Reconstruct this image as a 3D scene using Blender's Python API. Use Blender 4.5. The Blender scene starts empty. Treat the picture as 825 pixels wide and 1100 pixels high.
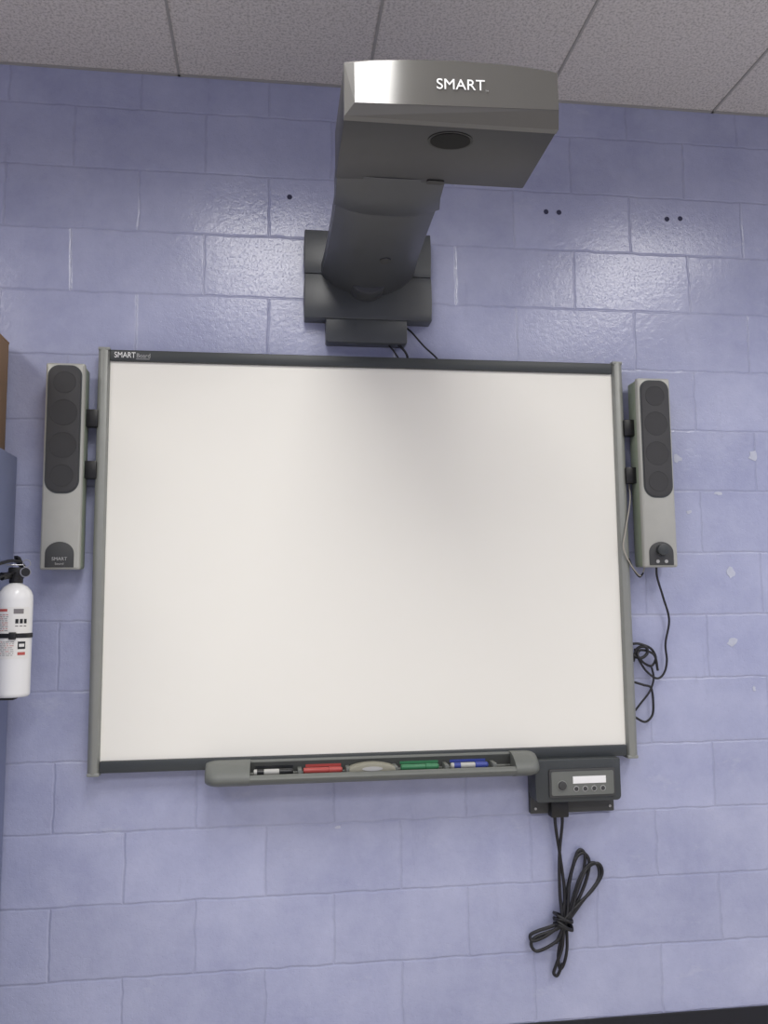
import bpy, bmesh, random
from math import *
from mathutils import Vector, Matrix
random.seed(4)
FL = 0.885            # height of the whiteboard's lower edge above the floor
scene = bpy.context.scene
scene.view_settings.view_transform = 'Standard'

# ------------------------------------------------------------ materials
def lin(c):
    c = c/255.0
    return c/12.92 if c <= 0.04045 else ((c+0.055)/1.055)**2.4
def col(r, g, b): return (lin(r), lin(g), lin(b), 1)

def mat(name, c, rough=0.5, metal=0.0, var=0.06, nscale=30, bump=0.0, bscale=200, spec=0.5, ior=None):
    m = bpy.data.materials.new(name); m.use_nodes = True
    nt = m.node_tree; N = nt.nodes; L = nt.links
    b = N['Principled BSDF']
    tc = N.new('ShaderNodeTexCoord')
    no = N.new('ShaderNodeTexNoise'); no.inputs['Scale'].default_value = nscale; no.inputs['Detail'].default_value = 4
    L.new(tc.outputs['Object'], no.inputs['Vector'])
    mr = N.new('ShaderNodeMapRange')
    mr.inputs['To Min'].default_value = 1-var; mr.inputs['To Max'].default_value = 1+var
    L.new(no.outputs['Fac'], mr.inputs['Value'])
    mx = N.new('ShaderNodeVectorMath'); mx.operation = 'SCALE'
    mx.inputs[0].default_value = c[:3]
    L.new(mr.outputs['Result'], mx.inputs['Scale'])
    L.new(mx.outputs['Vector'], b.inputs['Base Color'])
    b.inputs['Roughness'].default_value = rough
    b.inputs['Metallic'].default_value = metal
    b.inputs['Specular IOR Level'].default_value = spec
    if ior: b.inputs['IOR'].default_value = ior
    if bump > 0:
        n2 = N.new('ShaderNodeTexNoise'); n2.inputs['Scale'].default_value = bscale; n2.inputs['Detail'].default_value = 3
        L.new(tc.outputs['Object'], n2.inputs['Vector'])
        bp = N.new('ShaderNodeBump'); bp.inputs['Strength'].default_value = bump; bp.inputs['Distance'].default_value = 0.002
        L.new(n2.outputs['Fac'], bp.inputs['Height']); L.new(bp.outputs['Normal'], b.inputs['Normal'])
    return m

M = {}
M['frame_dark'] = mat('frame_dark_plastic', col(58, 62, 64), 0.45, bump=.1, bscale=500)
M['rail'] = mat('rail_silver', col(142, 144, 140), 0.42, 0.15, bump=.1, bscale=500)
M['tray'] = mat('tray_gray', col(106, 109, 105), 0.5, bump=.15, bscale=600)
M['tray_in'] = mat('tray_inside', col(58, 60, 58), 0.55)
M['surface'] = mat('whiteboard_surface', col(240, 238, 230), 0.34, var=0.01, nscale=3, spec=0.5)
M['spk'] = mat('speaker_silver', col(172, 172, 166), 0.4, 0.1)
M['spk_back'] = mat('speaker_shell', col(140, 150, 132), 0.5)
M['dark'] = mat('charcoal_plastic', col(62, 63, 64), 0.5, bump=.2, bscale=500)
M['black'] = mat('black_plastic', col(24, 24, 26), 0.4)
M['cable'] = mat('cable_rubber', col(26, 26, 30), 0.45)
M['cable_g'] = mat('cable_gray', col(170, 165, 155), 0.5)
M['proj'] = mat('projector_body', col(68, 68, 70), 0.42, bump=.05, bscale=700, spec=.35)
M['projface'] = mat('projector_face', col(84, 83, 80), 0.12, var=.02, spec=.8, ior=1.75)
M['projrim'] = mat('projector_rim', col(98, 97, 95), 0.35, var=.02)
M['arm'] = mat('arm_plastic', col(68, 70, 74), 0.38, bump=.05, bscale=700, spec=.4)
M['plate'] = mat('mount_plate', col(70, 73, 76), 0.36, bump=.05, bscale=700)
M['glass'] = mat('lens_glass', col(8, 8, 10), 0.3, spec=.1)
M['white_txt'] = mat('white_print', col(240, 240, 240), 0.5, var=.01)
M['gray_txt'] = mat('gray_print', col(170, 170, 170), 0.5, var=.01)
M['ext'] = mat('extinguisher_white', col(230, 230, 230), 0.25, var=.02)
M['lab'] = mat('label_paper', col(222, 221, 218), 0.45, var=.02)
M['lred'] = mat('label_red_ink', col(178, 84, 78), 0.5)
M['lgry'] = mat('label_gray_ink', col(120, 116, 118), 0.5)
M['cab'] = mat('cabinet_paint', col(126, 134, 164), 0.4, var=.04, nscale=8, bump=.1, bscale=300)
M['card'] = mat('cardboard', col(150, 120, 88), 0.85, var=.1, nscale=12, bump=.2, bscale=120)
M['ctape'] = mat('packing_tape', col(176, 146, 106), 0.3)
M['blackbase'] = mat('vinyl_base', col(22, 22, 26), 0.4)
M['hole'] = mat('hole_dark', col(60, 60, 84), 0.9)
M['patch'] = mat('residue_paint', col(184, 188, 204), 0.6, var=.15, nscale=60)
M['red'] = mat('marker_red', col(170, 72, 68), 0.4)
M['green'] = mat('marker_green', col(58, 122, 84), 0.4)
M['blue'] = mat('marker_blue', col(58, 72, 150), 0.4)
M['mk'] = mat('marker_black', col(30, 32, 34), 0.4)
M['mkbody'] = mat('marker_barrel', col(180, 180, 176), 0.4)
M['eraser'] = mat('eraser_plastic', col(138, 136, 122), 0.5)
M['metal'] = mat('steel', col(170, 170, 172), 0.3, 0.9)
M['gridbar'] = mat('ceiling_grid_paint', col(160, 158, 156), 0.6)
M['trim_w'] = mat('fixture_white', col(225, 225, 222), 0.4)

# speaker grille: fine perforation
def grille():
    m = mat('speaker_grille', col(62, 62, 64), 0.7)
    nt = m.node_tree; N = nt.nodes; L = nt.links; b = N['Principled BSDF']
    tc = N.new('ShaderNodeTexCoord')
    v = N.new('ShaderNodeTexVoronoi'); v.inputs['Scale'].default_value = 330; v.inputs['Randomness'].default_value = 0.1
    L.new(tc.outputs['Object'], v.inputs['Vector'])
    bp = N.new('ShaderNodeBump'); bp.inputs['Strength'].default_value = .8; bp.inputs['Distance'].default_value = .001
    L.new(v.outputs['Distance'], bp.inputs['Height']); L.new(bp.outputs['Normal'], b.inputs['Normal'])
    return m
M['grille'] = grille()
M['cone'] = mat('speaker_cone', col(56, 56, 58), 0.75)

# painted cinder block
def blocks():
    m = bpy.data.materials.new('painted_cinder_block'); m.use_nodes = True
    nt = m.node_tree; N = nt.nodes; L = nt.links; b = N['Principled BSDF']
    tc = N.new('ShaderNodeTexCoord'); sp = N.new('ShaderNodeSeparateXYZ')
    # slight wobble of the joints
    wn = N.new('ShaderNodeTexNoise'); wn.inputs['Scale'].default_value = 14; wn.inputs['Detail'].default_value = 6
    L.new(tc.outputs['Object'], wn.inputs['Vector'])
    ws = N.new('ShaderNodeVectorMath'); ws.operation = 'MULTIPLY_ADD'; ws.inputs[1].default_value = (.012, .012, .012)
    L.new(wn.outputs['Color'], ws.inputs[0]); L.new(tc.outputs['Object'], ws.inputs[2])
    L.new(ws.outputs[0], sp.inputs[0])
    ax = N.new('ShaderNodeMath'); ax.operation = 'SUBTRACT'; ax.inputs[1].default_value = 0.0864+.006+.006
    az = N.new('ShaderNodeMath'); az.operation = 'SUBTRACT'; az.inputs[1].default_value = 0.3048+.006
    ad = N.new('ShaderNodeMath'); ad.operation = 'ADD'
    L.new(sp.outputs['X'], ad.inputs[0]); L.new(sp.outputs['Y'], ad.inputs[1])
    L.new(ad.outputs[0], ax.inputs[0]); L.new(sp.outputs['Z'], az.inputs[0])
    cb = N.new('ShaderNodeCombineXYZ'); L.new(ax.outputs[0], cb.inputs[0]); L.new(az.outputs[0], cb.inputs[1])
    br = N.new('ShaderNodeTexBrick'); br.offset = 0.5; br.offset_frequency = 2; br.squash = 1
    br.inputs['Scale'].default_value = 1; br.inputs['Brick Width'].default_value = .4064; br.inputs['Row Height'].default_value = .2032
    br.inputs['Mortar Size'].default_value = .0058; br.inputs['Mortar Smooth'].default_value = 1
    br.inputs['Color1'].default_value = (.95, .95, .95, 1); br.inputs['Color2'].default_value = (1.03, 1.03, 1.03, 1)
    br.inputs['Mortar'].default_value = (.90, .90, .90, 1)
    L.new(cb.outputs[0], br.inputs['Vector'])
    n1 = N.new('ShaderNodeTexNoise'); n1.inputs['Scale'].default_value = 2.6; n1.inputs['Detail'].default_value = 10; n1.inputs['Roughness'].default_value = .7
    L.new(tc.outputs['Object'], n1.inputs['Vector'])
    cr = N.new('ShaderNodeValToRGB')
    cr.color_ramp.elements[0].position = .30; cr.color_ramp.elements[0].color = col(152, 157, 190)
    cr.color_ramp.elements[1].position = .70; cr.color_ramp.elements[1].color = col(182, 186, 213)
    L.new(n1.outputs['Fac'], cr.inputs[0])
    mu = N.new('ShaderNodeMix'); mu.data_type = 'RGBA'; mu.blend_type = 'MULTIPLY'; mu.inputs[0].default_value = 1
    L.new(cr.outputs[0], mu.inputs[6]); L.new(br.outputs['Color'], mu.inputs[7])
    # thin worn scuffs (pale) and grime (dark)
    def scuff(prev, scale, rot, lo, hi, amt, c, off):
        sm = N.new('ShaderNodeMapping'); sm.inputs['Scale'].default_value = scale; sm.inputs['Rotation'].default_value = (0, rot, 0); sm.inputs['Location'].default_value = off
        L.new(tc.outputs['Object'], sm.inputs[0])
        sn = N.new('ShaderNodeTexNoise'); sn.inputs['Scale'].default_value = 1; sn.inputs['Detail'].default_value = 9; sn.inputs['Roughness'].default_value = .75
        L.new(sm.outputs[0], sn.inputs['Vector'])
        sr = N.new('ShaderNodeMapRange'); sr.inputs['From Min'].default_value = lo; sr.inputs['From Max'].default_value = hi; sr.inputs['To Max'].default_value = amt
        L.new(sn.outputs['Fac'], sr.inputs['Value'])
        m2 = N.new('ShaderNodeMix'); m2.data_type = 'RGBA'; L.new(sr.outputs['Result'], m2.inputs[0])
        L.new(prev, m2.inputs[6]); m2.inputs[7].default_value = c
        return m2.outputs[2]
    o = scuff(mu.outputs[2], (5, 5, 11), .5, .59, .74, .5, col(194, 197, 212), (0, 0, 0))
    o = scuff(o, (9, 9, 2.4), 0, .60, .78, .45, col(120, 124, 152), (7, 3, 2))
    L.new(o, b.inputs['Base Color'])
    b.inputs['Roughness'].default_value = .19; b.inputs['Specular IOR Level'].default_value = .65
    inv = N.new('ShaderNodeMath'); inv.operation = 'SUBTRACT'; inv.inputs[0].default_value = 1
    L.new(br.outputs['Fac'], inv.inputs[1])
    b1 = N.new('ShaderNodeBump'); b1.inputs['Strength'].default_value = .5; b1.inputs['Distance'].default_value = .003
    L.new(inv.outputs[0], b1.inputs['Height'])
    n2 = N.new('ShaderNodeTexNoise'); n2.inputs['Scale'].default_value = 55; n2.inputs['Detail'].default_value = 5; n2.inputs['Roughness'].default_value = .55
    L.new(tc.outputs['Object'], n2.inputs['Vector'])
    pv = N.new('ShaderNodeTexNoise'); pv.inputs['Scale'].default_value = 170; pv.inputs['Detail'].default_value = 2
    L.new(tc.outputs['Object'], pv.inputs['Vector'])
    pr = N.new('ShaderNodeMapRange'); pr.inputs['From Min'].default_value = .30; pr.inputs['From Max'].default_value = .42
    L.new(pv.outputs['Fac'], pr.inputs['Value'])
    pa = N.new('ShaderNodeMath'); pa.operation = 'MULTIPLY_ADD'; pa.inputs[1].default_value = .35
    L.new(pr.outputs['Result'], pa.inputs[0]); L.new(n2.outputs['Fac'], pa.inputs[2])
    b2 = N.new('ShaderNodeBump'); b2.inputs['Strength'].default_value = .38; b2.inputs['Distance'].default_value = .003
    L.new(pa.outputs[0], b2.inputs['Height']); L.new(b1.outputs['Normal'], b2.inputs['Normal'])
    L.new(b2.outputs['Normal'], b.inputs['Normal'])
    return m
M['block'] = blocks()

def ceilmat():
    m = mat('acoustic_tile', col(186, 182, 180), 0.9, var=.03, nscale=2)
    nt = m.node_tree; N = nt.nodes; L = nt.links; b = N['Principled BSDF']
    tc = N.new('ShaderNodeTexCoord')
    v = N.new('ShaderNodeTexNoise'); v.inputs['Scale'].default_value = 130; v.inputs['Detail'].default_value = 4; v.inputs['Roughness'].default_value = .7
    L.new(tc.outputs['Object'], v.inputs['Vector'])
    cr = N.new('ShaderNodeValToRGB'); cr.color_ramp.elements[0].position = .34; cr.color_ramp.elements[0].color = col(166, 162, 161)
    cr.color_ramp.elements[1].position = .54; cr.color_ramp.elements[1].color = col(212, 207, 205)
    L.new(v.outputs['Fac'], cr.inputs[0]); L.new(cr.outputs[0], b.inputs['Base Color'])
    bp = N.new('ShaderNodeBump'); bp.inputs['Strength'].default_value = .3; bp.inputs['Distance'].default_value = .002
    L.new(v.outputs['Fac'], bp.inputs['Height']); L.new(bp.outputs['Normal'], b.inputs['Normal'])
    return m
M['ceil'] = ceilmat()

def floormat():
    m = bpy.data.materials.new('vinyl_tile'); m.use_nodes = True
    nt = m.node_tree; N = nt.nodes; L = nt.links; b = N['Principled BSDF']
    tc = N.new('ShaderNodeTexCoord')
    br = N.new('ShaderNodeTexBrick'); br.offset = 0; br.inputs['Scale'].default_value = 1
    br.inputs['Brick Width'].default_value = .305; br.inputs['Row Height'].default_value = .305; br.inputs['Mortar Size'].default_value = .001
    br.inputs['Color1'].default_value = col(184, 180, 172); br.inputs['Color2'].default_value = col(196, 192, 184); br.inputs['Mortar'].default_value = col(110, 105, 100)
    L.new(tc.outputs['Object'], br.inputs['Vector']); L.new(br.outputs['Color'], b.inputs['Base Color'])
    b.inputs['Roughness'].default_value = .35
    return m
M['floor'] = floormat()

# ------------------------------------------------------------ builders
class G:
    """one real-world object: an empty with mesh parts (coords relative to the board's lower edge height)"""
    def __init__(s, name, x, y, z):
        s.o = bpy.data.objects.new(name, None); s.o.empty_display_size = .05
        scene.collection.objects.link(s.o); s.o.location = (x, y, z+FL); s.L = Vector((x, y, z+FL))
class On:
    """parts that belong to an existing object standing at the origin"""
    def __init__(s, o): s.o = o; s.L = Vector((0, 0, 0))

def finish(bm, name, m, g=None, smooth=35, bevel=0, seg=2, bang=30):
    bmesh.ops.remove_doubles(bm, verts=bm.verts, dist=1e-6)
    bmesh.ops.recalc_face_normals(bm, faces=bm.faces)
    if bevel > 0:
        es = [e for e in bm.edges if len(e.link_faces) == 2 and e.calc_face_angle(0) > radians(bang)]
        bmesh.ops.bevel(bm, geom=es, offset=bevel, segments=seg, profile=.5, affect='EDGES', clamp_overlap=True)
    L = g.L if g else Vector((0, 0, 0))
    for v in bm.verts: v.co.z += FL
    for v in bm.verts: v.co -= L
    me = bpy.data.meshes.new(name); bm.to_mesh(me); bm.free()
    me.materials.append(m)
    for p in me.polygons: p.use_smooth = smooth > 0
    if smooth > 0: me.set_sharp_from_angle(angle=radians(smooth))
    o = bpy.data.objects.new(name, me); scene.collection.objects.link(o)
    if g: o.parent = g.o
    return o

def box(name, x0, x1, y0, y1, z0, z1, m, g=None, bevel=0, seg=2):
    bm = bmesh.new(); r = bmesh.ops.create_cube(bm, size=1)
    for v in bm.verts:
        v.co = Vector(((x0+x1)/2+v.co.x*(x1-x0), (y0+y1)/2+v.co.y*(y1-y0), (z0+z1)/2+v.co.z*(z1-z0)))
    return finish(bm, name, m, g, bevel=bevel, seg=seg)

def loft(name, rings, m, g=None, cap=True, closed=True, **k):
    bm = bmesh.new(); R = [[bm.verts.new(p) for p in r] for r in rings]
    for a, b in zip(R, R[1:]):
        n = len(a)
        for i in range(n if closed else n-1):
            j = (i+1) % n
            bm.faces.new((a[i], a[j], b[j], b[i]))
    if cap: bm.faces.new(R[0]); bm.faces.new(R[-1][::-1])
    return finish(bm, name, m, g, **k)

def prism(name, poly, axis, a, b, m, g=None, **k):
    f = {'y': lambda p, t: (p[0], t, p[1]), 'x': lambda p, t: (t, p[0], p[1]), 'z': lambda p, t: (p[0], p[1], t)}[axis]
    return loft(name, [[f(p, a) for p in poly], [f(p, b) for p in poly]], m, g, **k)

def rrect(x0, x1, z0, z1, rt, rb=None, n=8):
    rb = rt if rb is None else rb
    o = []
    for cx, cz, r, a0 in ((x1-rb, z0+rb, rb, -90), (x1-rt, z1-rt, rt, 0), (x0+rt, z1-rt, rt, 90), (x0+rb, z0+rb, rb, 180)):
        for i in range(n+1):
            a = radians(a0+90*i/n); o.append((cx+r*cos(a), cz+r*sin(a)))
    return o

def ell(cx, cz, rx, rz, n=32, a0=0, a1=360):
    full = abs(a1-a0) >= 360
    return [(cx+rx*cos(radians(a0+(a1-a0)*i/(n if full else n-1))), cz+rz*sin(radians(a0+(a1-a0)*i/(n if full else n-1)))) for i in range(n)]

def cyl(name, p0, p1, r0, m, g=None, r1=None, n=28, **k):
    p0 = Vector(p0); p1 = Vector(p1); r1 = r0 if r1 is None else r1
    d = (p1-p0).normalized(); q = d.to_track_quat('Z', 'Y')
    def ring(c, r): return [c+q @ Vector((r*cos(2*pi*i/n), r*sin(2*pi*i/n), 0)) for i in range(n)]
    return loft(name, [ring(p0, r0), ring(p1, r1)], m, g, **k)

def lathe(name, c, prof, m, g=None, n=40, **k):
    return loft(name, [[(c[0]+r*cos(2*pi*i/n), c[1]+r*sin(2*pi*i/n), c[2]+z) for i in range(n)] for r, z in prof], m, g, **k)

def torus(name, c, R, r, axis, m, g=None, n=36, k=8):
    bm = bmesh.new(); rows = []
    for i in range(n):
        a = 2*pi*i/n; row = []
        for j in range(k):
            b = 2*pi*j/k; rr = R+r*cos(b)
            p = (rr*cos(a), r*sin(b), rr*sin(a)) if axis == 'y' else (rr*cos(a), rr*sin(a), r*sin(b))
            row.append(bm.verts.new(Vector(c)+Vector(p)))
        rows.append(row)
    for i in range(n):
        for j in range(k):
            bm.faces.new((rows[i][j], rows[(i+1) % n][j], rows[(i+1) % n][(j+1) % k], rows[i][(j+1) % k]))
    return finish(bm, name, m, g, smooth=60)

def catmull(pts, s=8):
    P = [Vector(p) for p in pts]; P = [2*P[0]-P[1]]+P+[2*P[-1]-P[-2]]; o = []
    for i in range(1, len(P)-2):
        for t in range(s):
            t /= s; a, b, c, d = P[i-1:i+3]
            o.append(.5*((2*b)+(c-a)*t+(2*a-5*b+4*c-d)*t*t+(3*b-a-3*c+d)*t**3))
    o.append(P[-2]); return o

def tube(name, pts, r, m, g=None, s=8, n=8):
    P = catmull(pts, s); rings = []; up = Vector((0, 1, 0))
    prev = None
    for i, p in enumerate(P):
        t = (P[min(i+1, len(P)-1)]-P[max(i-1, 0)]).normalized()
        a = prev if prev is not None else (up-t*up.dot(t))
        if a.length < 1e-4: a = Vector((1, 0, 0))
        a = (a-t*a.dot(t)).normalized(); prev = a
        b = t.cross(a)
        rings.append([p+a*r*cos(2*pi*j/n)+b*r*sin(2*pi*j/n) for j in range(n)])
    return loft(name, rings, m, g, smooth=70)

def text(name, s, x, y, z, width, height, m, g, yaw=0):
    cu = bpy.data.curves.new(name, 'FONT'); cu.body = s; cu.size = 1; cu.extrude = .004
    cu.materials.append(m)
    o = bpy.data.objects.new(name, cu); scene.collection.objects.link(o)
    bpy.context.view_layer.update()
    w, h = o.dimensions.x, .72
    o.parent = g.o
    o.location = Vector((x, y, z+FL))-g.L
    o.rotation_euler = (radians(90), 0, yaw)
    o.scale = (width/w, height/h, .1)
    return o

# ------------------------------------------------------------ room
CE = 2.185
X0, X1, Y1 = -3.0, 4.2, -6.2
wall = box('wall_north', X0, X1, 0, .15, -FL, CE, M['block'])
box('wall_west', X0-.15, X0, Y1, .15, -FL, CE, M['block'])
box('wall_east', X1, X1+.15, Y1, .15, -FL, CE, M['block'])
box('wall_south', X0, X1, Y1-.15, Y1, -FL, CE, M['block'])
box('floor', X0-.15, X1+.15, Y1-.15, .15, -FL-.1, -FL, M['floor'])
box('ceiling', X0-.15, X1+.15, Y1-.15, .15, CE, CE+.1, M['ceil'])
prism('baseboard_north', [(0, -FL), (-.016, -FL), (-.012, -FL+.01), (-.006, -FL+.02), (-.005, -.787), (-.003, -.783), (0, -.783)], 'x', X0, X1, M['blackbase'])
# ceiling suspension grid
bm = bmesh.new()
def addbox(bm, x0, x1, y0, y1, z0, z1):
    r = bmesh.ops.create_cube(bm, size=1)
    for v in r['verts']:
        v.co = Vector(((x0+x1)/2+v.co.x*(x1-x0), (y0+y1)/2+v.co.y*(y1-y0), (z0+z1)/2+v.co.z*(z1-z0)))
x = -.61*4
while x < X1:
    addbox(bm, x-.004, x+.004, Y1, 0, CE-.003, CE+.001); x += .61
y = -.98
while y > Y1:
    addbox(bm, X0, X1, y-.004, y+.004, CE-.0025, CE+.001); y -= 1.22
addbox(bm, X0, X1, -.012, 0, CE-.003, CE+.001)
finish(bm, 'trim_1', M['gridbar'])

# recessed fluorescent troffers; outer and rear ones unseen, added for general light
for i, cx in enumerate((-.305, 1.525, -2.135, 3.355)):
    for cy in (-1.59, -4.03):
        g = G('ceiling_light_fixture', cx, cy, CE)
        for nm, a in (('rim_a', (cx-.30, cx-.28, cy-.60, cy+.60)), ('rim_b', (cx+.28, cx+.30, cy-.60, cy+.60)),
                      ('rim_c', (cx-.28, cx+.28, cy-.60, cy-.58)), ('rim_d', (cx-.28, cx+.28, cy+.58, cy+.60))):
            box(nm, *a, CE-.004, CE+.002, M['trim_w'], g)
        ld = bpy.data.lights.new('tube_panel', 'AREA'); ld.shape = 'RECTANGLE'; ld.size = .56; ld.size_y = 1.16
        ld.energy = 24 if cy > -3 else 36; ld.color = (1, .98, .945)
        ld.spread = radians(158)
        lo = bpy.data.objects.new('tube_panel', ld); scene.collection.objects.link(lo); lo.parent = g.o
        lo.location = (0, 0, -.006)

# ------------------------------------------------------------ interactive whiteboard
g = G('interactive_whiteboard', 0, 0, .63)
W = .8285; H = 1.257
box('back_panel', -W+.01, W-.01, -.036, -.004, .006, H-.006, M['frame_dark'], g)
box('writing_surface', -.797, .797, -.040, -.034, .034, H-.034, M['surface'], g)
prof = lambda s: [(s*W, -.004), (s*W, -.046), (s*(W-.006), -.053), (s*(W-.016), -.056), (s*(W-.028), -.053), (s*(W-.034), -.044), (s*(W-.034), -.004)]
for s, nm in ((-1, 'side_rail_1'), (1, 'side_rail_2')):
    prism(nm, prof(s), 'z', 0, H, M['rail'], g, bevel=.0012, bang=50)
box('top_rail', -W+.034, W-.034, -.050, -.006, H-.037, H-.002, M['frame_dark'], g, bevel=.004)
box('bottom_rail', -W+.034, W-.034, -.050, -.006, .002, .036, M['frame_dark'], g, bevel=.004)
for k, (cx, cz) in enumerate(((-W+.017, H), (W-.017, H), (-W+.017, 0), (W-.017, 0))):
    box('corner_cap_%d' % (k+1), cx-.0175, cx+.0175, -.055, -.004, cz-.006, cz+.004, M['rail'], g, bevel=.003)
text('logo_text', 'SMART', -.782, -.0505, H-.027, .062, .018, M['white_txt'], g)
text('logo_text_small', 'Board', -.717, -.0505, H-.026, .040, .014, M['gray_txt'], g)
box('logo_underline', -.717, -.677, -.0508, -.049, H-.031, H-.0295, M['gray_txt'], g)

# ------------------------------------------------------------ pen tray
g = G('pen_tray', 0, -.06, 0)
P = [(-.044, .028), (-.058, .028), (-.062, .020), (-.066, -.006), (-.072, -.012), (-.112, -.012), (-.118, -.005), (-.124, -.003),
     (-.132, -.006), (-.137, -.014), (-.134, -.022), (-.118, -.030), (-.09, -.038), (-.044, -.042)]
prism('tray_body', P, 'x', -.375, .425, M['tray'], g, smooth=50)
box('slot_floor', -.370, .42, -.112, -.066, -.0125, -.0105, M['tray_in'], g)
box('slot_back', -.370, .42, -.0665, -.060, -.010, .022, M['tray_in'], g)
capP = [(-.044, .030), (-.075, .029), (-.10, .022), (-.122, .008), (-.134, -.004), (-.138, -.014), (-.134, -.023), (-.118, -.031), (-.09, -.039), (-.044, -.042)]
def endcap(nm, xa, xb, xe):
    rings = [[(xa, p[0], p[1]) for p in capP], [(xb, p[0], p[1]) for p in capP]]
    for t in (.35, .65, .85, 1):
        sc = sqrt(max(0, 1-(t*.9)**2)); rings.append([(xb+(xe-xb)*t, -.044+(p[0]+.044)*(.45+.55*sc), -.004+(p[1]+.004)*(.6+.4*sc)) for p in capP])
    loft(nm, rings, M['tray'], g, smooth=50)
endcap('end_cap_1', -.365, -.455, -.4925)
endcap('end_cap_2', .415, .462, .4925)
for k, xx in enumerate((-.222, -.082, .058, .21, .355)):
    box('divider_%d' % (k+1), xx-.006, xx+.006, -.114, -.064, -.012, .006, M['tray'], g, bevel=.002)
for nm, xa, xb, mm in (('slot_label_black', -.36, -.23, 'mk'), ('slot_label_red', -.214, -.09, 'red'), ('slot_label_green', .066, .202, 'green'), ('slot_label_blue', .218, .347, 'blue')):
    box(nm, xa+.01, xb-.01, -.0675, -.066, .004, .012, M[mm], g)
def marker(nm, cx, mc, barrel, L=1):
    gg = G(nm, cx, -.09, 0)
    y = -.092; z = -.0015
    def rings(prof): return [[(cx+t*L, y+rr*cos(2*pi*i/20), z+rr*sin(2*pi*i/20)) for i in range(20)] for t, rr in prof]
    loft('barrel', rings([(-.060, .006), (-.058, .0085), (.012, .0085), (.014, .0075)]), barrel, gg)
    loft('cap', rings([(.014, .0078), (.015, .0095), (.050, .0088), (.054, .0055)]), mc, gg)
    loft('band', rings([(-.050, .0087), (-.030, .0087)]), mc, gg)
marker('dry_erase_marker', -.295, M['mk'], M['mkbody'])
marker('dry_erase_marker', -.152, M['red'], M['red'])
marker('dry_erase_marker', .135, M['green'], M['green'])
marker('dry_erase_marker', .285, M['blue'], M['mkbody'])
g = G('whiteboard_eraser', -.012, -.09, 0)
ep = [(-.068, -.008)]+[(-.068+.136*i/12, .004+.013*sin(pi*i/12)**.7) for i in range(13)]+[(.068, -.008)]
prism('eraser_grip', [(p[0]-.012, p[1]) for p in ep], 'y', -.120, -.074, M['eraser'], g, bevel=.003, bang=50)
prism('eraser_felt', rrect(-.076, .052, -.011, -.006, .002), 'y', -.118, -.076, M['dark'], g)
prism('eraser_label', ell(-.012, 0.003, .030, .006), 'y', -.1215, -.118, M['gray_txt'], g)

# ------------------------------------------------------------ control box
g = G('whiteboard_control_box', .62, -.05, -.08)
box('wall_flange', .487, .757, -.022, 0, -.168, -.10, M['dark'], g, bevel=.004)
prism('housing', rrect(.487, .757, -.122, .004, .006, .014), 'y', -.082, -.002, M['frame_dark'], g, bevel=.003, bang=50)
prism('panel_bezel', rrect(.528, .738, -.108, -.024, .008), 'y', -.088, -.080, M['dark'], g, bevel=.002, bang=50)
prism('panel_face', rrect(.535, .731, -.101, -.031, .006), 'y', -.0895, -.086, M['tray'], g)
box('label_strip', .602, .706, -.0902, -.088, -.067, -.046, M['white_txt'], g)
prism('knob', ell(.568, -.072, .013, .013), 'y', -.096, -.088, M['dark'], g, bevel=.002, bang=50)
torus('knob_ring', (.568, -.0895, -.072), .014, .0015, 'y', M['rail'], g)
for k in range(4):
    torus('button_ring_%d' % (k+1), (.612+k*.028, -.0895, -.083), .0075, .0012, 'y', M['gray_txt'], g)
    prism('button_%d' % (k+1), ell(.612+k*.028, -.083, .006, .006, 20), 'y', -.0915, -.088, M['dark'], g)
for k, xx in enumerate((.503, .742)):
    prism('flange_screw_%d' % (k+1), ell(xx, -.152, .004, .004, 16), 'y', -.025, -.02, M['metal'], g)
box('cable_gland', .545, .60, -.05, -.012, -.175, -.12, M['black'], g, bevel=.003)

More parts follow.
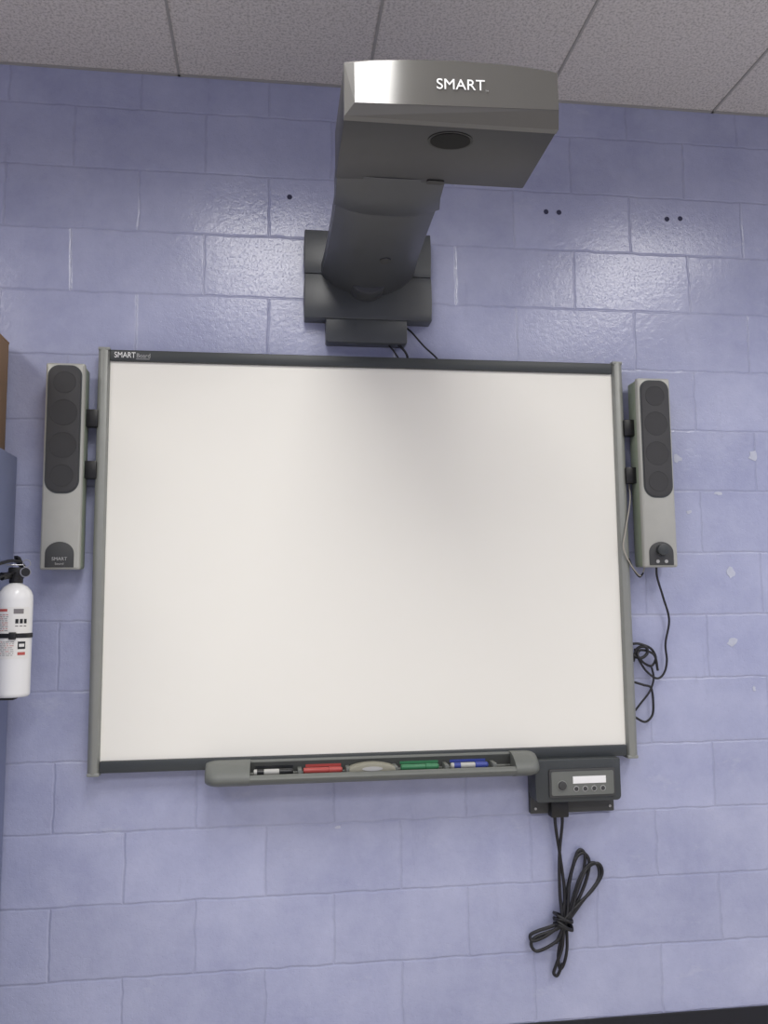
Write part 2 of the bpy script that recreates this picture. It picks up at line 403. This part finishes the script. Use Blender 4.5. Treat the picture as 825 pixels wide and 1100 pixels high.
# ------------------------------------------------------------ speakers
def speaker(s, knob):
    xi, xo = s*.855, s*.966; xa, xb = min(xi, xo), max(xi, xo); cx = (xa+xb)/2
    g = G('wall_speaker', cx, -.06, .89)
    zb, zt = .586, 1.195
    prism('back_shell', rrect(xa+.002, xb-.002, zb+.003, zt-.003, .008), 'y', -.084, -.022, M['spk_back'], g, bevel=.003, bang=50)
    o = rrect(xa, xb, zb, zt, .006)
    def sc(q, d): return [(cx+(p[0]-cx)*(1-d/.055), (zb+zt)/2+(p[1]-(zb+zt)/2)*(1-d/.3)) for p in q]
    loft('front_baffle', [[(p[0], y, p[1]) for p in sc(o, d)] for d, y in ((0, -.084), (0, -.094), (.002, -.099), (.006, -.102))], M['spk'], g, smooth=30)
    gr = rrect(cx-.045, cx+.045, .810, 1.183, .030, .036, 12)
    prism('grille_rim', rrect(cx-.0485, cx+.0485, .806, 1.187, .032, .039, 12), 'y', -.1035, -.10, M['frame_dark'], g)
    prism('grille', gr, 'y', -.106, -.101, M['grille'], g, bevel=.0015, bang=50)
    for k, zz in enumerate((1.135, 1.045, .948, .858)):
        r = .038 if k in (1, 2) else .032
        torus('driver_ring_%d' % (k+1), (cx, -.1059, zz), r, .0008, 'y', M['cone'], g)
        prism('driver_cone_%d' % (k+1), ell(cx, zz, r*.97, r*.97), 'y', -.1062, -.105, M['cone'], g)
    b = [(cx-.040, .592)]+[(p[0], p[1]) for p in ell(cx, .632, .040, .034, 17, 180, 0)]+[(cx+.040, .592)]
    prism('badge_panel', b, 'y', -.1045, -.10, M['dark'], g, bevel=.001, bang=50)
    if knob:
        prism('volume_knob', ell(cx, .640, .018, .018), 'y', -.122, -.104, M['frame_dark'], g, bevel=.003, bang=50)
        for k, dx in enumerate((-.014, .014)):
            prism('jack_%d' % (k+1), ell(cx+dx, .604, .0055, .0055, 20), 'y', -.107, -.104, M['gray_txt'], g)
    else:
        text('logo_text', 'SMART', cx-.021, -.105, .612, .042, .010, M['gray_txt'], g)
        text('logo_text_small', 'Sound', cx-.012, -.105, .600, .024, .006, M['gray_txt'], g)
    for k, zz in enumerate((1.04, .884)):
        a, b2 = sorted((s*.824, s*.862))
        box('bracket_%d' % (k+1), a, b2, -.062, -.030, zz-.026, zz+.026, M['black'], g, bevel=.002)
    return g
speaker(-1, False)
speaker(1, True)

# ------------------------------------------------------------ projector with arm and mount
g = G('short_throw_projector', .05, -.5, 1.5)
top = [(.278, 1.553), (.262, 1.558), (.22, 1.565), (.163, 1.572), (.05, 1.577), (-.05, 1.574), (-.12, 1.568), (-.165, 1.560)]
out = [(-.165, 1.446), (.278, 1.446)]+top
def inset(q, l, r, b, t):
    o = []
    for x, z in q:
        xx = l+(x+.165)/(.443)*((.278-r)-(-.165)-l)+(-.165)
        zz = 1.446+b+(z-1.446)*(1-(b+t)/.125)
        o.append((xx, zz))
    return o
loft('projector_body', [[(p[0], y, p[1]) for p in out] for y in (-.797, -1.035)], M['proj'], g, bevel=.004)
fi = inset(out, .020, .010, .022, .008)
def fy(x, z): return -1.060-.022*(x+.165)/.443+.035*(z-1.51)
loft('front_bezel', [[(p[0], -1.034, p[1]) for p in out], [(p[0], -1.050, p[1]) for p in out], [(p[0], fy(*p), p[1]) for p in fi]], M['projrim'], g, smooth=0)
loft('front_face_plate', [[(p[0], fy(*p)+.002, p[1]) for p in fi], [(p[0], fy(*p)-.0006, p[1]) for p in fi]], M['projface'], g, smooth=0)
text('logo_text', 'SMART', .018, -1.0722, 1.503, .098, .023, M['white_txt'], g, yaw=-.0497)
text('logo_tm', 'TM', .118, -1.0772, 1.500, .006, .004, M['gray_txt'], g)
prism('mirror_window_ring', [(p[0], p[1]) for p in ell(.064, -.985, .048, .035)], 'z', 1.4440, 1.448, M['black'], g)
prism('mirror_window', [(p[0], p[1]) for p in ell(.064, -.985, .043, .030)], 'z', 1.4430, 1.448, M['glass'], g)
prism('sensor_slot', [(p[0], p[1]) for p in rrect(.045, .086, -.817, -.799, .006)], 'z', 1.443, 1.448, M['black'], g)
for k in range(9):
    box('vent_slot_%d' % (k+1), .2775, .2788, -1.0+k*.018, -.992+k*.018, 1.47, 1.53, M['black'], g)
prism('top_knob', ell(.16, -.93, .03, .04), 'z', 1.565, 1.592, M['black'], g, bevel=.006, bang=50)
box('rear_panel', -.15, .262, -.799, -.79, 1.456, 1.55, M['dark'], g, bevel=.003)
def sect(y, xl, xr, e, c, t):
    n = 14; o = [(xl, y, t-.012), (xl, y, e)]
    for i in range(1, n):
        u = -1+2*i/n; o.append((xl+(xr-xl)*i/n, y, c+(e-c)*abs(u)**2.6))
    o += [(xr, y, e), (xr, y, t-.012), (xr-.012, y, t), (xl+.012, y, t)]
    return o
loft('arm_neck', [sect(-.815, -.160, .092, 1.452, 1.4445, 1.555), sect(-.78, -.160, .092, 1.453, 1.4445, 1.555), sect(-.70, -.157, .099, 1.460, 1.445, 1.552),
                  sect(-.62, -.154, .113, 1.472, 1.448, 1.552), sect(-.61, -.153, .112, 1.475, 1.452, 1.55)], M['arm'], g, smooth=30)
loft('arm_beam', [sect(-.64, -.149, .106, 1.478, 1.4535, 1.546), sect(-.45, -.149, .112, 1.487, 1.4535, 1.546), sect(-.25, -.150, .122, 1.500, 1.453, 1.55),
                  sect(-.10, -.153, .135, 1.514, 1.452, 1.56), sect(-.04, -.155, .138, 1.516, 1.452, 1.565)], M['arm'], g, smooth=30)
prism('arm_end_hub', ell(-.012, 1.472, .055, .040, 24), 'y', -.125, -.04, M['arm'], g, bevel=.004, bang=50)
prism('arm_screw_cover', ell(.012, -.33, .016, .02, 24), 'z', 1.4505, 1.456, M['dark'], g)
def platepoly(z0, z1):
    n = 6; o = []
    for i in range(n+1):
        t = i/n; o.append((.197+.002*sin(pi*t), z0+(z1-z0)*t))
    for i in range(n+1):
        t = i/n; o.append((-.207-.002*sin(pi*t), z1+(z0-z1)*t))
    return o
prism('mount_plate_upper', platepoly(1.519, 1.662), 'y', -.054, 0, M['plate'], g, bevel=.003, bang=50)
prism('mount_plate_lower', platepoly(1.374, 1.517), 'y', -.056, 0, M['plate'], g, bevel=.003, bang=50)
prism('junction_box', rrect(-.140, .118, 1.300, 1.378, .002, .008), 'y', -.050, 0, M['plate'], g, bevel=.002, bang=50)

# ------------------------------------------------------------ cables
c = G('projector_cable', .15, -.02, 1.3)
tube('lead_1', [(.11, -.02, 1.37), (.135, -.03, 1.345), (.175, -.03, 1.300), (.215, -.02, 1.268), (.235, -.01, 1.245)], .003, M['cable'], c)
tube('lead_2', [(.085, -.02, 1.31), (.10, -.03, 1.295), (.118, -.03, 1.272), (.125, -.02, 1.245)], .004, M['cable'], c)
tube('lead_3', [(.06, -.02, 1.305), (.078, -.03, 1.28), (.10, -.02, 1.25)], .003, M['cable'], c)

c = G('power_cord_bundle', .59, -.03, -.4)
r = .0050
tube('strand_down_1', [(.562, -.03, -.150), (.563, -.028, -.20), (.578, -.02, -.30), (.588, -.02, -.40), (.580, -.03, -.48), (.562, -.03, -.535), (.50, -.02, -.57), (.480, -.015, -.552), (.496, -.02, -.528), (.575, -.035, -.495),
     (.64, -.03, -.43), (.695, -.02, -.375), (.700, -.015, -.335), (.676, -.02, -.322), (.640, -.02, -.36), (.600, -.03, -.45), (.578, -.03, -.51), (.563, -.02, -.58), (.567, -.015, -.625), (.58, -.015, -.615), (.590, -.02, -.57), (.588, -.03, -.50)], r, M['cable'], c)
tube('strand_down_2', [(.578, -.03, -.150), (.585, -.03, -.19), (.574, -.025, -.29), (.573, -.02, -.40), (.57, -.035, -.48), (.53, -.03, -.52), (.485, -.02, -.54), (.478, -.015, -.525), (.50, -.02, -.512), (.56, -.03, -.49),
     (.61, -.03, -.45), (.655, -.02, -.38), (.672, -.015, -.32), (.655, -.012, -.293), (.628, -.015, -.31), (.604, -.02, -.38), (.590, -.035, -.46), (.575, -.035, -.50), (.557, -.02, -.55)], r, M['cable'], c)
tube('strand_loop_3', [(.565, -.038, -.49), (.62, -.035, -.44), (.675, -.025, -.40), (.71, -.02, -.355), (.700, -.018, -.325), (.665, -.02, -.335), (.63, -.03, -.385), (.60, -.038, -.46), (.57, -.036, -.50)], r, M['cable'], c)
tube('strand_loop_4', [(.57, -.034, -.48), (.59, -.02, -.42), (.615, -.015, -.34), (.640, -.012, -.285), (.66, -.012, -.30), (.648, -.015, -.36), (.61, -.025, -.44), (.58, -.035, -.50), (.572, -.03, -.56), (.556, -.02, -.61), (.548, -.015, -.638), (.56, -.015, -.645), (.575, -.02, -.61)], r, M['cable'], c)
for k in range(4):
    zz = -.474-k*.009; tl = (.006, -.004, .009, .002)[k]
    tube('tie_wrap_%d' % (k+1), [(.552, -.022, zz+.006+tl), (.56, -.045, zz+.010), (.585, -.050, zz+.002-tl), (.602, -.040, zz-.006-tl), (.603, -.018, zz-.006), (.58, -.010, zz), (.552, -.016, zz+.006+tl)], .0044, M['cable'], c)

c = G('speaker_cable', .9, -.03, .35)
tube('lead_main', [(.912, -.06, .590), (.918, -.05, .555), (.945, -.03, .49), (.966, -.02, .42), (.950, -.02, .345), (.952, -.02, .29), (.940, -.02, .25), (.915, -.02, .235), (.88, -.02, .26), (.856, -.02, .30), (.845, -.02, .33)], .0036, M['cable'], c)
tube('lead_coil_1', [(.838, -.02, .345), (.86, -.025, .345), (.895, -.03, .33), (.915, -.02, .30), (.90, -.02, .275), (.87, -.03, .285), (.85, -.03, .31), (.868, -.02, .325), (.905, -.03, .31), (.92, -.02, .26)], .0040, M['cable'], c)
tube('lead_coil_2', [(.838, -.02, .31), (.86, -.03, .30), (.882, -.03, .315), (.878, -.03, .335), (.855, -.02, .33), (.838, -.02, .29)], .0050, M['cable'], c)
tube('lead_low', [(.838, -.02, .225), (.87, -.02, .215), (.895, -.02, .205), (.90, -.02, .16), (.895, -.02, .12), (.87, -.02, .10), (.838, -.02, .115)], .0038, M['cable'], c)
tube('lead_low_2', [(.838, -.02, .135), (.86, -.02, .16), (.89, -.02, .195), (.905, -.02, .235), (.90, -.02, .27)], .0034, M['cable'], c)
tube('audio_lead', [(.845, -.03, .86), (.835, -.055, .80), (.812, -.062, .70), (.804, -.062, .65), (.825, -.06, .60), (.855, -.05, .565), (.872, -.04, .565), (.885, -.04, .60)], .0022, M['cable_g'], c)
tube('audio_lead_dark', [(.822, -.058, .615), (.838, -.05, .585), (.860, -.045, .558), (.876, -.04, .57)], .0028, M['cable'], c)

# ------------------------------------------------------------ cabinet, box, extinguisher
CX = -1.062
g = G('storage_cabinet', -1.52, -.24, 0)
box('carcass', CX-.914, CX, -.455, -.012, -FL+.05, .926, M['cab'], g, bevel=.003)
box('plinth', CX-.90, CX-.012, -.44, -.02, -FL, -FL+.05, M['blackbase'], g)
for k, (a, b) in enumerate(((CX-.909, CX-.4585), (CX-.4555, CX-.005))):
    box('door_panel_%d' % (k+1), a, b, -.474, -.456, -FL+.06, .918, M['cab'], g, bevel=.003)
box('handle_plate', CX-.50, CX-.47, -.479, -.473, .0, .14, M['metal'], g, bevel=.002)
cyl('handle_lever', (CX-.485, -.478, .07), (CX-.485, -.51, .07), .007, M['metal'], g)
box('handle_grip', CX-.492, CX-.478, -.518, -.508, .0, .085, M['metal'], g, bevel=.003)
for k, zz in enumerate((-.6, .05, .7)):
    cyl('hinge_%d' % (k+1), (CX-.006, -.462, zz), (CX-.006, -.462, zz+.07), .005, M['cab'], g)

g = G('cardboard_box', -1.33, -.22, 1.1)
bx0, bx1 = -1.55, -1.093
box('carton', bx0, bx1, -.42, -.03, .927, 1.268, M['card'], g, bevel=.002)
box('flap_1', bx0, bx1, -.423, -.228, 1.268, 1.273, M['card'], g)
box('flap_2', bx0, bx1, -.222, -.027, 1.268, 1.273, M['card'], g)
box('tape_top', bx0-.001, bx1+.001, -.25, -.20, 1.2705, 1.2745, M['ctape'], g)
box('tape_side', bx1-.001, bx1+.0008, -.25, -.20, 1.20, 1.2745, M['ctape'], g)

ex, ey = -.999, -.20
g = G('fire_extinguisher', ex, ey, .4)
R = .0455
lathe('cylinder', (ex, ey, 0), [(.030, .240), (.040, .240), (.0445, .244), (R, .250), (R, .500), (.0445, .512), (.040, .524), (.031, .535), (.020, .542), (.015, .545), (.015, .552)], M['ext'], g, smooth=50)
lathe('neck_collar', (ex, ey, 0), [(.017, .545), (.018, .547), (.018, .560), (.015, .563)], M['black'], g)
box('valve_block', ex-.018, ex+.018, ey-.016, ey+.014, .556, .588, M['black'], g, bevel=.004)
def bar(nm, pts, w, t, m):
    """strap-like lever; pts = (distance along the lever direction, height)"""
    d = Vector((-.52, -.854, 0)); s = Vector((.854, -.52, 0)); rings = []
    for l, pz in pts:
        c = Vector((ex, ey, pz))+d*l
        rings.append([c-s*w/2-Vector((0, 0, t/2)), c+s*w/2-Vector((0, 0, t/2)), c+s*w/2+Vector((0, 0, t/2)), c-s*w/2+Vector((0, 0, t/2))])
    loft(nm, rings, m, g, bevel=.0015)
bar('carry_handle', [(-.015, .574), (.02, .572), (.055, .562), (.085, .548)], .022, .007, M['black'])
bar('squeeze_lever', [(-.022, .590), (-.006, .604), (.02, .606), (.06, .596), (.095, .580)], .022, .007, M['black'])
bar('lever_spine', [(-.022, .578), (-.018, .594), (-.006, .612), (.004, .616)], .014, .009, M['black'])
cyl('gauge', (ex+.024, ey-.006, .574), (ex+.030, ey-.022, .574), .014, M['metal'], g)
cyl('gauge_dial', (ex+.030, ey-.022, .574), (ex+.0305, ey-.0235, .574), .0115, M['black'], g)
cyl('gauge_stem', (ex+.010, ey, .574), (ex+.026, ey-.010, .574), .006, M['black'], g)
cyl('pull_pin', (ex-.02, ey-.025, .594), (ex+.02, ey-.01, .594), .0018, M['metal'], g)
torus('pin_ring', (ex+.028, ey-.008, .598), .010, .0012, 'y', M['metal'], g)
cyl('nozzle', (ex-.010, ey-.012, .566), (ex-.026, ey-.040, .562), .008, M['black'], g, r1=.011)
# printed label wrapped on the cylinder: paper, headings, text lines, pictograms
dbm = {}
def decal(key, a0, a1, z0, z1, lift):
    bm = dbm.setdefault(key, bmesh.new()); n = max(2, int(abs(a1-a0)/8)); rr = R+lift
    V = [[bm.verts.new((ex+rr*sin(radians(a0+(a1-a0)*i/n)), ey-rr*cos(radians(a0+(a1-a0)*i/n)), z)) for i in range(n+1)] for z in (z0, z1)]
    for i in range(n): bm.faces.new((V[0][i], V[0][i+1], V[1][i+1], V[1][i]))
decal('lab', -78, 68, .342, .480, .0005)
decal('lred', -60, -8, .468, .475, .0009); decal('lgry', 12, 44, .462, .475, .0009)
z = .460
while z > .418:
    a = -66
    while a < -6:
        w = random.uniform(4, 12); decal('lred' if random.random() < .4 else 'lgry', a, min(a+w, -4), z-.0016, z, .0009); a += w+3
    z -= .0052
for q in range(3):
    decal('mk', 18+q*14, 28+q*14, .436, .448, .0009); decal('lgry', 18+q*14, 27+q*14, .428, .4305, .0009)
z = .388
while z > .350:
    a = -66
    while a < 14:
        w = random.uniform(4, 14); decal('lgry' if random.random() < .75 else 'lred', a, min(a+w, 16), z-.0014, z, .0009); a += w+3
    z -= .0050
decal('mk', 28, 54, .368, .388, .0009); decal('lab', 32, 50, .374, .382, .0012); decal('lred', 28, 54, .352, .360, .0009)
for key, bm in dbm.items(): finish(bm, 'label_'+key, M[key], g, smooth=80)
lathe('strap', (ex, ey, 0), [(R, .397), (R+.002, .398), (R+.002, .409), (R, .410)], M['black'], g, cap=False)
box('strap_buckle', ex+.0, ex+.018, ey-R-.006, ey-R+.004, .394, .413, M['black'], g, bevel=.002)
box('bracket_back', CX, ex-R+.006, ey-.015, ey+.015, .26, .47, M['black'], g, bevel=.002)
box('bracket_foot', CX, ex+.01, ey-.02, ey+.02, .232, .2405, M['black'], g, bevel=.002)

# ------------------------------------------------------------ marks that belong to the wall itself
g = On(wall)
for k, (hx, hz) in enumerate(((-.254, 1.793), (.605, 1.788), (.650, 1.788), (1.034, 1.784), (1.082, 1.788))):
    prism('anchor_hole_%d' % (k+1), ell(hx, hz, .0085, .0085, 18), 'y', -.0012, -.0002, M['hole'], g)
for k, (hx, hz, w, h) in enumerate(((1.03, .952, .03, .03), (1.301, .962, .035, .04), (1.062, .772, .02, .015), (1.197, .572, .03, .035), (1.19, .344, .04, .03), (1.257, .193, .012, .02), (-.105, -.186, .02, .010), (1.17, .835, .03, .012))):
    pl = []
    for i in range(11):
        a = 2*pi*i/11; rr = random.uniform(.3, .6); pl.append((hx+w*rr*cos(a), hz+h*rr*sin(a)))
    prism('tape_residue_%d' % (k+1), pl, 'y', -.0012, -.0003, M['patch'], g)

# ------------------------------------------------------------ camera
psi, th, ro, fpx = .1300, .1095, -.0097, 915.3
f = Vector((sin(psi)*cos(th), cos(psi)*cos(th), sin(th)))
r0 = Vector((cos(psi), -sin(psi), 0)); u0 = r0.cross(f)
rv = r0*cos(ro)+u0*sin(ro); uv = -r0*sin(ro)+u0*cos(ro)
cd = bpy.data.cameras.new('camera'); cam = bpy.data.objects.new('camera', cd); scene.collection.objects.link(cam)
cd.sensor_fit = 'VERTICAL'; cd.sensor_height = 24; cd.lens = fpx/1100*24; cd.clip_start = .05
mw = Matrix((rv, uv, -f)).transposed().to_4x4(); mw.translation = Vector((-.3018, -2.6488, .474+FL))
cam.matrix_world = mw
scene.camera = cam
w = bpy.data.worlds.new('world'); scene.world = w; w.use_nodes = True
w.node_tree.nodes['Background'].inputs[0].default_value = (.5, .52, .55, 1); w.node_tree.nodes['Background'].inputs[1].default_value = .2
